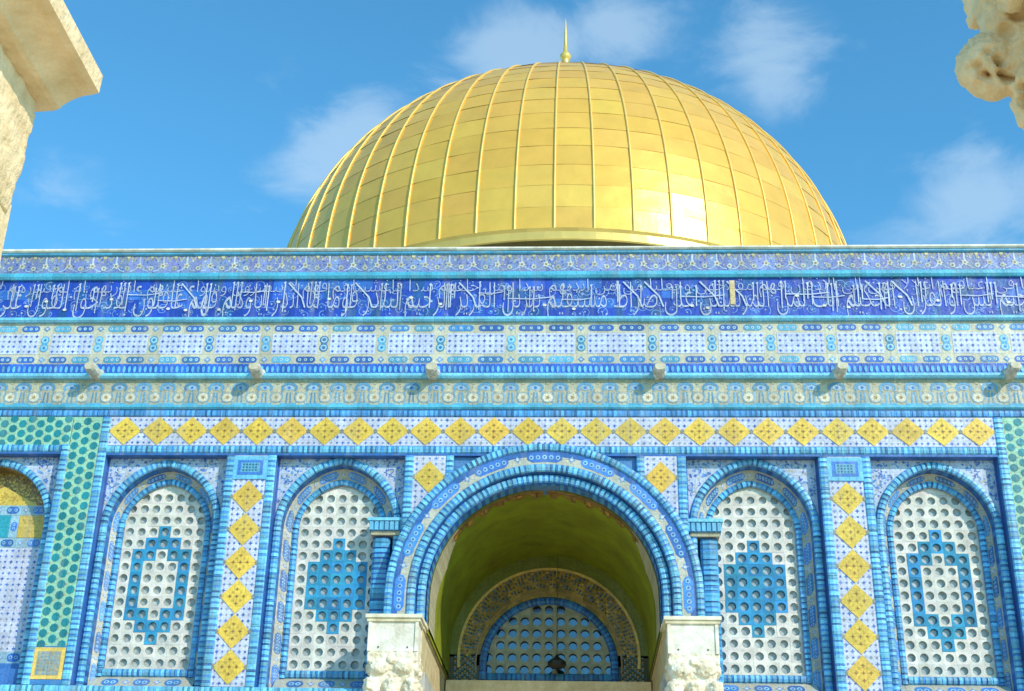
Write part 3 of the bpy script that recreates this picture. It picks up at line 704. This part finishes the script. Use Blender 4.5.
for i in range(-6, 6):
    for j in range(6):
        x0 = i*cs+.134; z0 = 6.05+j*cs; 
        xc, zc = x0+cs/2, z0+cs/2
        if math.hypot(xc, max(0, zc-6.26)) > 1.62 or abs(xc) > 1.62: continue
        hole = math.hypot(xc, max(0, zc-6.26)) < 1.36 and abs(xc) < 1.36; c = jit((168, 165, 140), .06)
        if not hole: gr.face([(x0, YB+.03, z0), (x0+cs, YB+.03, z0), (x0+cs, YB+.03, z0+cs), (x0, YB+.03, z0+cs)], c); continue
        for k in range(n):
            a0, a1 = 2*pi*k/n+pi/4, 2*pi*(k+1)/n+pi/4
            def edge(a):
                t = min(cs/2/max(1e-6, abs(math.cos(a))), cs/2/max(1e-6, abs(math.sin(a)))); return (xc+math.cos(a)*t, zc+math.sin(a)*t)
            p = [edge(a0)]
            for m_ in range(1, 9):
                q = pi/4+m_*pi/2
                if a0+1e-4 < q < a1-1e-4: p.append(edge(q))
            p.append(edge(a1)); c0 = (xc+.098*math.cos(a0), zc+.098*math.sin(a0)); c1 = (xc+.098*math.cos(a1), zc+.098*math.sin(a1))
            gr.face([(u, YB+.03, v) for u, v in [c0]+p+[c1]], c)
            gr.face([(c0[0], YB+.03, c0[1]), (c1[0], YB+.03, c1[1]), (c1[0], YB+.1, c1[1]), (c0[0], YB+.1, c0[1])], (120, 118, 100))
gr.build('grille', GRILLE, lun)
mb = MB(); mb.box(-1.7, 1.7, YB+.12, YB+.2, 5.9, 7.9); mb.build('glass_pane', GLASS, lun)
mb = MB(); mb.box(-2.22, 2.22, 4.55, 5.3, 5.45, 5.87); mb.box(-2.22, 2.22, 4.62, 5.3, 5.2, 5.45); P(mb, 'lintel', ARC)
mb = MB(); mb.box(-2.2, 2.2, 4.9, 5.0, BASEZ, 5.2)
for sg in (-1, 1):
    for zz in (-1.2, 1.0, 3.2): mb.box(*sorted((sg*.2, sg*1.9)), 4.84, 4.9, zz, zz+1.8)
P(mb, 'door', WOODM)
# imposts, pilaster caps
for sg in (-1, 1):
    mb = MB()
    def bx(x0, x1, y0, y1, z0, z1, c): mb.box(*sorted((sg*x0, sg*x1)), y0, y1, z0, z1, c)
    bx(2.20, 3.24, -.62, .0, 5.965, 6.03, (236, 226, 200)); bx(2.23, 3.21, -.59, .0, 5.90, 5.965, (222, 208, 172)); bx(2.27, 3.17, -.55, .0, 5.36, 5.90, (232, 224, 208))
    bx(2.26, 2.32, -.575, -.55, 5.36, 5.90, (236, 226, 205)); bx(3.12, 3.18, -.575, -.55, 5.36, 5.90, (236, 226, 205))
    for xx in (2.45, 2.98): bx(xx-.015, xx+.015, -.56, -.548, 5.42, 5.45, (120, 112, 95))
    bx(2.19, 2.6, .0, 4.92, 5.965, 6.03, (236, 220, 180)); bx(2.22, 2.6, .0, 4.92, 5.90, 5.965, (222, 202, 160)); bx(2.25, 2.6, .0, 4.92, 5.15, 5.90, (212, 190, 142))
    bx(3.0, 3.31, .27, .62, 4.8, 7.77, (60, 140, 205))
    P(mb, 'impost', STONEA)
    mb = MB(); a, b = sorted((sg*2.99, sg*3.32)); vcord(mb, a, b, 4.8, 7.74, .25, H=.06, lb=(76, 168, 215), db=(30, 90, 180) if sg < 0 else DB, per=.1)  # left column gets darker bricks, its shade painted into the colour
    P(mb, 'engaged_column', TILE)
    mb = MB(); x = 2.72
    mb.box(*sorted((sg*2.66, sg*3.43)), .06, .6, 8.03, 8.09, (120, 205, 238)); mb.box(*sorted((sg*2.7, sg*3.39)), .10, .6, 7.84, 8.03, (60, 140, 205)); mb.box(*sorted((sg*2.8, sg*3.36)), .14, .6, 7.76, 7.84, (196, 180, 140))
    while x < 3.36:
        a, b = sorted((sg*x, sg*(x+.07))); mb.box(a, b, .08, .10, 7.85, 8.02, jit(LB, .06)); x += .1
    P(mb, 'bracket', TILE)
# central bay filler behind the ring, slots above
mb = MB(); mb.box(-1.79, 1.79, .09, .62, 8.75, 9.4, (84, 140, 200)); mb.box(-2.74, -2.42, .03, .62, 6.0, 8.3, (60, 120, 190)); mb.box(2.42, 2.74, .03, .62, 6.0, 8.3, (60, 120, 190))
for k, (a, b) in enumerate(((-2.35, -1.79), (1.79, 2.35))): mb.box(a, b, .092, .62, 8.45, 9.3, (60, 120, 190))
P(mb, 'arch_backing', TILE)

# ---- carved capitals of the portal columns
import bmesh
def lumps(name, items, voxel, m, parent, off, disp=.02, dsc=6, pits=(), cast=None):
    bm = bmesh.new()
    for it in items:
        (x, y, z), (rx, ry, rz) = it[0], it[1]; rot = it[2] if len(it) > 2 else None
        mt = Matrix.Translation((x, y, z))@(Matrix.Rotation(rot, 4, 'Y') if rot else Matrix())@Matrix.Diagonal((rx, ry, rz, 1))
        if len(it) > 3 and it[3] == 'box': bmesh.ops.create_cube(bm, size=2, matrix=mt)
        else: bmesh.ops.create_icosphere(bm, subdivisions=3, radius=1, matrix=mt)
    me = bpy.data.meshes.new(name); bm.to_mesh(me); bm.free(); o = bpy.data.objects.new(name, me); col.objects.link(o)
    md = o.modifiers.new('r', 'REMESH'); md.mode = 'VOXEL'; md.voxel_size = voxel; md.use_smooth_shade = True
    bpy.context.view_layer.update(); dg = bpy.context.evaluated_depsgraph_get()
    me2 = bpy.data.meshes.new_from_object(o.evaluated_get(dg)); bpy.data.objects.remove(o)
    nr = [v.normal.copy() for v in me2.vertices]
    if cast:
        from mathutils.bvhtree import BVHTree
        bt = BVHTree.FromPolygons([v.co.copy() for v in me2.vertices], [tuple(p_.vertices) for p_ in me2.polygons]); pp_ = []
        for pc, pr_, pd in pits:
            h = bt.ray_cast(Vector(pc)-Vector(cast), Vector(cast).normalized()); pp_.append((h[0] if h[0] else Vector(pc), pr_, pd))
        pits = pp_
    for v, nn_ in zip(me2.vertices, nr):
        q = v.co*dsc; d = noise.noise(q)*.6+noise.noise(q*2.3)*.4+noise.noise(q*5)*.2
        dd = d*disp
        for pc, pr, pd in pits:
            t = (v.co-Vector(pc)).length/pr
            if t < 1: dd -= pd*(1-t*t)
        v.co += nn_*dd
    me2.materials.clear(); me2.materials.append(m); me2.shade_smooth()
    o = bpy.data.objects.new(name, me2); o.location = off; return link(o, parent)
for sg in (-1, 1):
    X = sg*2.72; Yc = -.12
    it = [((X, Yc, 5.27), (.46, .43, .10), None, 'box')]
    for k in range(10): z = 5.2-.1*k; w = .43-.012*k-(.05 if k > 5 else 0); it.append(((X, Yc, z), (w, w-.02, .06), None, 'box'))
    pits = []
    for sd in range(4):
        ax = (lambda e, o_: (e, -o_)) if sd == 0 else ((lambda e, o_: (e, o_)) if sd == 1 else ((lambda e, o_: (-o_, e)) if sd == 2 else (lambda e, o_: (o_, e))))
        def leaf(e, o_, z, re, ro, rz):
            q = ax(e, o_); it.append(((X+q[0], Yc+q[1], z), (re, ro, rz) if sd < 2 else (ro, re, rz)))
        leaf(-.22, .40, 5.09, .19, .09, .13); leaf(.22, .40, 5.09, .19, .09, .13); leaf(0, .42, 5.2, .09, .07, .06)
        for e in (-.36, 0, .36): leaf(e, .38, 4.72, .15, .09, .18); leaf(e, .44, 4.82, .1, .06, .06)
    pits = []
    for _ in range(46):
        k = R.random(); e = R.uniform(-.43, .43); z = R.uniform(4.4, 5.0)
        pits.append(((X+e, Yc-.47, z) if k < .5 else (X-sg*.47, Yc+e, z), R.uniform(.03, .055), R.uniform(.02, .05)))
    lumps('capital', it, .016, CAPM, shrine, OFF, .034, 11, pits)
    mb = MB()
    for k in range(24):
        a, b = 2*pi*k/24, 2*pi*(k+1)/24
        mb.face([(sg*2.72+.27*math.cos(a), -.12+.27*math.sin(a), BASEZ), (sg*2.72+.27*math.cos(b), -.12+.27*math.sin(b), BASEZ), (sg*2.72+.24*math.cos(b), -.12+.24*math.sin(b), 4.4), (sg*2.72+.24*math.cos(a), -.12+.24*math.sin(a), 4.4)])
    P(mb, 'column', MARBLE, smooth=True, weld=.001)

# ---- stone waterspouts
for x, ln in ((-9.21, .5), (-5.86, .48), (-2.28, .45), (2.28, .45), (5.86, .48), (9.21, .5)):
    mb = MB(); rings = []
    prof = [(.1, .16, .15), (-.1, .155, .14), (-.16, .125, .12), (-ln*.6, .105, .10), (-ln*.7, .13, .125), (-ln*.9, .125, .12), (-ln, .10, .09)]
    n = 12
    for y, w, h in prof:
        rings.append([(x+w*math.cos(2*pi*i/n)*(1.0), y, 11.09+.02*y+h*max(-.8, min(.62, math.sin(2*pi*i/n)))) for i in range(n)])
    for a, b in zip(rings, rings[1:]):
        for i in range(n): mb.face([a[i], a[(i+1) % n], b[(i+1) % n], b[i]], jit((202, 198, 184), .1))
    mb.face(rings[-1], (206, 196, 170))
    P(mb, 'waterspout', STONEA)

# ---- the dome
DR, DZ, DH, DN = 13.45, 24.73, 13.67, 2.229
dome = bpy.data.objects.new('dome', None)
def prof(t): c, s_ = math.cos(t), math.sin(t); return (DR*max(c, 0)**(2/DN), DH*max(s_, 0)**(2/DN))
ts = [i*pi/2/4000 for i in range(4001)]; arcl = [0.0]; pp = [prof(t) for t in ts]
for a, b in zip(pp, pp[1:]): arcl.append(arcl[-1]+math.hypot(b[0]-a[0], b[1]-a[1]))
import bisect
def at_arc(s_):
    i = min(len(arcl)-2, bisect.bisect_right(arcl, s_)-1); t = (s_-arcl[i])/max(1e-9, arcl[i+1]-arcl[i]); a, b = pp[i], pp[i+1]; return (a[0]*(1-t)+b[0]*t, a[1]*(1-t)+b[1]*t)
NR = 58; NROW = 21; Ltot = arcl[-1]; PH = math.radians(-90-1.1)
rows = []
s_ = 0
while s_ < Ltot-.6: rows.append(s_); s_ += .98
rows.append(Ltot)
V = []; Fc = []; Cc = []
for k in range(NR):
    for j in range(len(rows)-1):
        a0 = PH+2*pi*k/NR; a1 = PH+2*pi*(k+1)/NR; s0, s1 = rows[j], rows[j+1]
        dn0 = 0; tu, tv = R.gauss(0, .008), R.gauss(0, .006); base = len(V); G = 5
        for iv in range(G+1):
            for iu in range(G+1):
                u, v = iu/G, iv/G; s_ = s0+(s1-s0)*v; r, z = at_arc(s_); a = a0+(a1-a0)*u
                bul = -.018*math.sin(pi*u)*math.sin(pi*v)+tu*(u-.5)*.9+tv*(v-.5)*.9+dn0*.3
                bul += .012*noise.noise(Vector((k*3.1+u*2.5, j*2.7+v*2.5, 0)))
                bul += .009*(1-v)
                r2 = r+bul*(1 if j < len(rows)-2 else 0); V.append((r2*math.cos(a), r2*math.sin(a), z+(bul*.5 if j > 6 else 0)))
        c = jit((255, 194, 84), .035, 3)
        for iv in range(G):
            for iu in range(G):
                q = base+iv*(G+1)+iu; Fc.append((q, q+1, q+G+2, q+G+1)); Cc.append(c)
me = bpy.data.meshes.new('dome'); me.from_pydata(V, [], Fc); at_ = me.attributes.new('Col', 'FLOAT_COLOR', 'FACE'); fl = []
for c in Cc: fl.extend(lin(c))
at_.data.foreach_set('color', fl); me.materials.append(GOLD); me.shade_smooth()
dome = bpy.data.objects.new('dome', me); dome.location = (.08, CY, DZ-BASEZ); link(dome, shrine)
# one seam, then copies
def tube(path, r, n=6, c=(255, 255, 255)):
    mb = MB(); rg = []
    for i, p in enumerate(path):
        d = (Vector(path[min(i+1, len(path)-1)])-Vector(path[max(0, i-1)])).normalized(); s1 = d.cross(Vector((0, 1, 0))).normalized() if abs(d.y) < .9 else Vector((1, 0, 0)); s2 = d.cross(s1)
        rg.append([Vector(p)+s1*r*math.cos(2*pi*k/n)+s2*r*math.sin(2*pi*k/n) for k in range(n)])
    for a, b in zip(rg, rg[1:]):
        for k in range(n): mb.face([a[k], a[(k+1) % n], b[(k+1) % n], b[k]], c)
    return mb
path = [(at_arc(Ltot*.985*i/40)[0]+.03, 0, at_arc(Ltot*.985*i/40)[1]) for i in range(41)]
rib0 = tube(path, .048).build('seam_rib', GOLDR, dome, smooth=True, weld=.001)
for k in range(NR):
    o = rib0 if k == 0 else rib0.copy()
    if k: link(o, dome)
    o.rotation_euler = (0, 0, PH+2*pi*k/NR)
mb = MB()
fp = [(DR+.04, .05), (DR+.16, .0), (DR+.10, -.12), (DR+.10, -.42), (DR+.15, -.46), (DR+.12, -.51), (12.9, -.53), (12.9, -1.1)]
for k in range(136):
    a, b = 2*pi*k/136, 2*pi*(k+1)/136
    for (r0, z0), (r1, z1) in zip(fp, fp[1:]): mb.face([(r0*math.cos(a), r0*math.sin(a), z0), (r0*math.cos(b), r0*math.sin(b), z0), (r1*math.cos(b), r1*math.sin(b), z1), (r1*math.cos(a), r1*math.sin(a), z1)], jit((232, 192, 90), .03) if z0 > -.53 else (60, 50, 35))  # neck under the rim painted dark, as the shade of the gap
mb.build('flange', GOLD, dome)
# finial (lathe)
k_ = 1.125
def zz(v): return v*k_-DZ
fin = [(.55, 33.9*k_), (.5, 34.6*k_), (.3, 35.2*k_), (.55, 35.7*k_), (.3, 36.3*k_), (.2, 37.0*k_), (.2, 37.7*k_)]
fin = [(.6, 38.2), (.5, 38.9), (.28, 39.4), (.6, 40.1), (.28, 40.8), (.2, 41.3), (.18, 41.7), (.24, 41.8), (.17, 41.95), (.14, 42.2), (.18, 42.4), (.2, 42.5), (.17, 42.6)]
fin += [(.14+.15*math.sin(pi*i/8), 42.6+.55*i/8) for i in range(1, 8)]
fin += [(.11, 43.2), (.085, 43.7), (.07, 44.3), (.04, 44.9), (.005, 45.3)]
mb = MB(); n = 20
for (r0, z0), (r1, z1) in zip([(a_, b_-.2) for a_, b_ in fin], [(a_, b_-.2) for a_, b_ in fin[1:]]):
    for k in range(n):
        a, b = 2*pi*k/n, 2*pi*(k+1)/n
        mb.face([(r0*math.cos(a), r0*math.sin(a), z0-DZ), (r0*math.cos(b), r0*math.sin(b), z0-DZ), (r1*math.cos(b), r1*math.sin(b), z1-DZ), (r1*math.cos(a), r1*math.sin(a), z1-DZ)], (236, 196, 88))
mb.build('finial', GOLD, dome, smooth=True, weld=.001)

# ------------------------------------------------------------------ hanging lantern in the portal
lan = tag(link(bpy.data.objects.new('hanging_lantern', None)), 'small dark lantern hanging in front of the pierced lunette under the green vault', 'lantern')
lan.location = (.19, 4.4, 6.1)
def lathe(prof, n=12):
    mb = MB()
    for (r0, z0), (r1, z1) in zip(prof, prof[1:]):
        for k in range(n):
            a, b = 2*pi*k/n, 2*pi*(k+1)/n; mb.face([(r0*math.cos(a), r0*math.sin(a), z0), (r0*math.cos(b), r0*math.sin(b), z0), (r1*math.cos(b), r1*math.sin(b), z1), (r1*math.cos(a), r1*math.sin(a), z1)])
    return mb
lathe([(.001, .0), (.12, .01), (.2, .07), (.2, .15), (.13, .2), (.05, .25), (.02, .3)]).build('lantern_body', DARK, lan)
lathe([(.008, .3), (.004, 2.55)], 6).build('chain', DARK, lan)

# ------------------------------------------------------------------ stone arcade close to the camera
arc = tag(link(bpy.data.objects.new('stone_arcade', None)), 'pale carved limestone arcade framing the upper corners in front of the shrine', 'arcade')
arc.location = (.35, -20.1, BASEZ)
ao = (-.35, 20.1, -BASEZ)
Y0, Y1 = -20.62, -19.45
pr = [(-2.5, 4.2), (-2.2, 4.2), (-2.2, 4.11), (-1.758, 4.10), (-1.763, 3.997), (-1.80, 3.985), (-1.83, 3.982), (-1.86, 3.972), (-1.89, 3.957), (-1.915, 3.94), (-1.935, 3.923), (-1.95, 3.903), (-1.975, 3.893), (-2.056, 3.886), (-2.5, 3.886)]
def impost(flip, dx=0):
    mb = MB(); g = (lambda x: x) if not flip else (lambda x: .70-x+dx); ny = 14
    for (xa, za), (xb, zb_) in zip(pr, pr[1:]):
        for j in range(ny):
            ya = Y0+(Y1-Y0)*j/ny; yb = Y0+(Y1-Y0)*(j+1)/ny; c = (232, 214, 172)
            mb.face([(g(xa), ya, za), (g(xa), yb, za), (g(xb), yb, zb_), (g(xb), ya, zb_)], c)
    mb.face([(g(x), Y1, z) for x, z in pr], (232, 214, 172)); mb.face([(g(x), Y0, z) for x, z in pr], (232, 214, 172))
    mb.face([(g(-2.5), Y0, 3.886), (g(-2.5), Y1, 3.886), (g(-2.5), Y1, 4.2), (g(-2.5), Y0, 4.2)], (232, 214, 172))
    return mb.build('impost', ARC, arc, ao)
impost(False)
it = []
prof_l = [(3.84, -2.035), (3.76, -2.03), (3.68, -2.036), (3.6, -2.036), (3.52, -2.046), (3.44, -2.05), (3.36, -2.058), (3.32, -2.066)]
for z, x in prof_l: it.append((((x-2.9)/2, (Y0+Y1)/2-.0, z), ((x+2.9)/2, .52, .06), None, 'box'))
for k in range(6): it.append(((-2.10-.005*k, Y0+.12+.15*k, 3.76), (.07, .07, .09)))
for k in range(5): it.append(((-2.10, Y0+.15+.17*k, 3.52), (.05, .07, .1)))
lumps('capital', it, .016, ARC, arc, ao, .014, 11, [((-2.1, R.uniform(Y0, Y0+.6), R.uniform(3.4, 3.8)), .04, .04) for _ in range(14)])
# right hand capital: curled corner leaf with drilled eyes
it = [((3.05, -20.0, 4.0), (.36, .5, .34)), ((3.0, -20.0, 3.55), (.27, .32, .5)), ((3.02, -20.0, 4.5), (.43, .58, .16), None, 'box'), ((2.95, -20.0, 4.28), (.36, .52, .16)),
      ((2.64, -19.55, 4.03), (.165, .13, .18)), ((2.585, -19.54, 4.02), (.13, .12, .12)), ((2.60, -19.54, 3.96), (.10, .1, .09)), ((2.72, -19.6, 4.28), (.13, .13, .2)), ((2.80, -19.6, 3.90), (.12, .12, .17)), ((2.80, -19.55, 3.79), (.10, .1, .12)), ((2.86, -19.56, 3.72), (.09, .09, .07)), ((2.90, -19.60, 3.78), (.17, .12, .14)), ((2.76, -19.6, 4.0), (.12, .1, .09)), ((2.68, -19.6, 4.46), (.1, .12, .14)),
      ((2.70, -20.35, 4.02), (.13, .13, .14)), ((2.68, -20.0, 4.25), (.1, .3, .13)), ((2.8, -19.85, 3.8), (.12, .12, .13)), ((2.83, -19.62, 4.1), (.16, .12, .3))]
pits = [((2.517, -19.68, 3.941), .028, .05), ((2.535, -19.68, 3.886), .032, .08), ((2.55, -19.69, 3.86), .028, .07), ((2.617, -19.69, 3.972), .03, .09), ((2.627, -19.7, 3.94), .03, .08),
        ((2.625, -19.7, 3.868), .028, .08), ((2.64, -19.7, 3.84), .028, .08), ((2.689, -19.7, 3.789), .032, .1), ((2.688, -19.7, 3.716), .03, .1), ((2.705, -19.7, 3.69), .03, .09), ((2.576, -19.69, 4.014), .024, .04), ((2.51, -19.68, 3.82), .03, .03), ((2.734, -19.72, 4.207), .05, .05), ((2.66, -19.71, 4.12), .035, .03)]
lumps('capital', it, .011, ARC, arc, ao, .026, 13, pits, cast=(.37, 1.0, .75))
mb = MB()
for k in range(28):
    a, b = 2*pi*k/28, 2*pi*(k+1)/28; cc = 3.1
    mb.face([(cc+.42*math.cos(a), -20.03+.42*math.sin(a), BASEZ), (cc+.42*math.cos(b), -20.03+.42*math.sin(b), BASEZ), (cc+.36*math.cos(b), -20.03+.36*math.sin(b), 3.5), (cc+.36*math.cos(a), -20.03+.36*math.sin(a), 3.5)])
mb.build('column', ARC, arc, ao, smooth=True, weld=.001)
mb = MB(); mb.box(-2.92, -2.083, -20.52, -19.47, BASEZ, 3.33); mb.box(-2.96, -2.06, -20.56, -19.46, BASEZ, BASEZ+.5); mb.build('pier', ARC, arc, ao)
mb = MB(); n = 24; ra = 2.42; xc = .35; zc = 4.75   # arch and wall above, out of the picture
for i in range(n):
    a, b = pi*i/n, pi*(i+1)/n
    for y in (Y0+.1, -20.0): mb.face([(xc-ra*math.cos(a), y, zc+ra*math.sin(a)), (xc-ra*math.cos(b), y, zc+ra*math.sin(b)), (xc-ra*math.cos(b)*1.25, y, 8.0), (xc-ra*math.cos(a)*1.25, y, 8.0)])
    mb.face([(xc-ra*math.cos(a), Y0+.1, zc+ra*math.sin(a)), (xc-ra*math.cos(b), Y0+.1, zc+ra*math.sin(b)), (xc-ra*math.cos(b), -20.0, zc+ra*math.sin(b)), (xc-ra*math.cos(a), -20.0, zc+ra*math.sin(a))])
mb.box(-2.6, xc-ra, Y0+.1, -20.0, 4.2, zc); mb.box(xc+ra, 3.4, Y0+.1, -20.0, 4.6, zc); mb.box(-2.6, 3.4, Y0+.05, -19.9, 8.0, 8.3)
mb.build('arch', ARC, arc, ao)

# ------------------------------------------------------------------ ground
mb = MB(); mb.face([(-3000, -3000, BASEZ), (3000, -3000, BASEZ), (3000, 3000, BASEZ), (-3000, 3000, BASEZ)])
tag(mb.build('ground', PAVE), 'pale stone paving of the open terrace', None, None, 'structure')
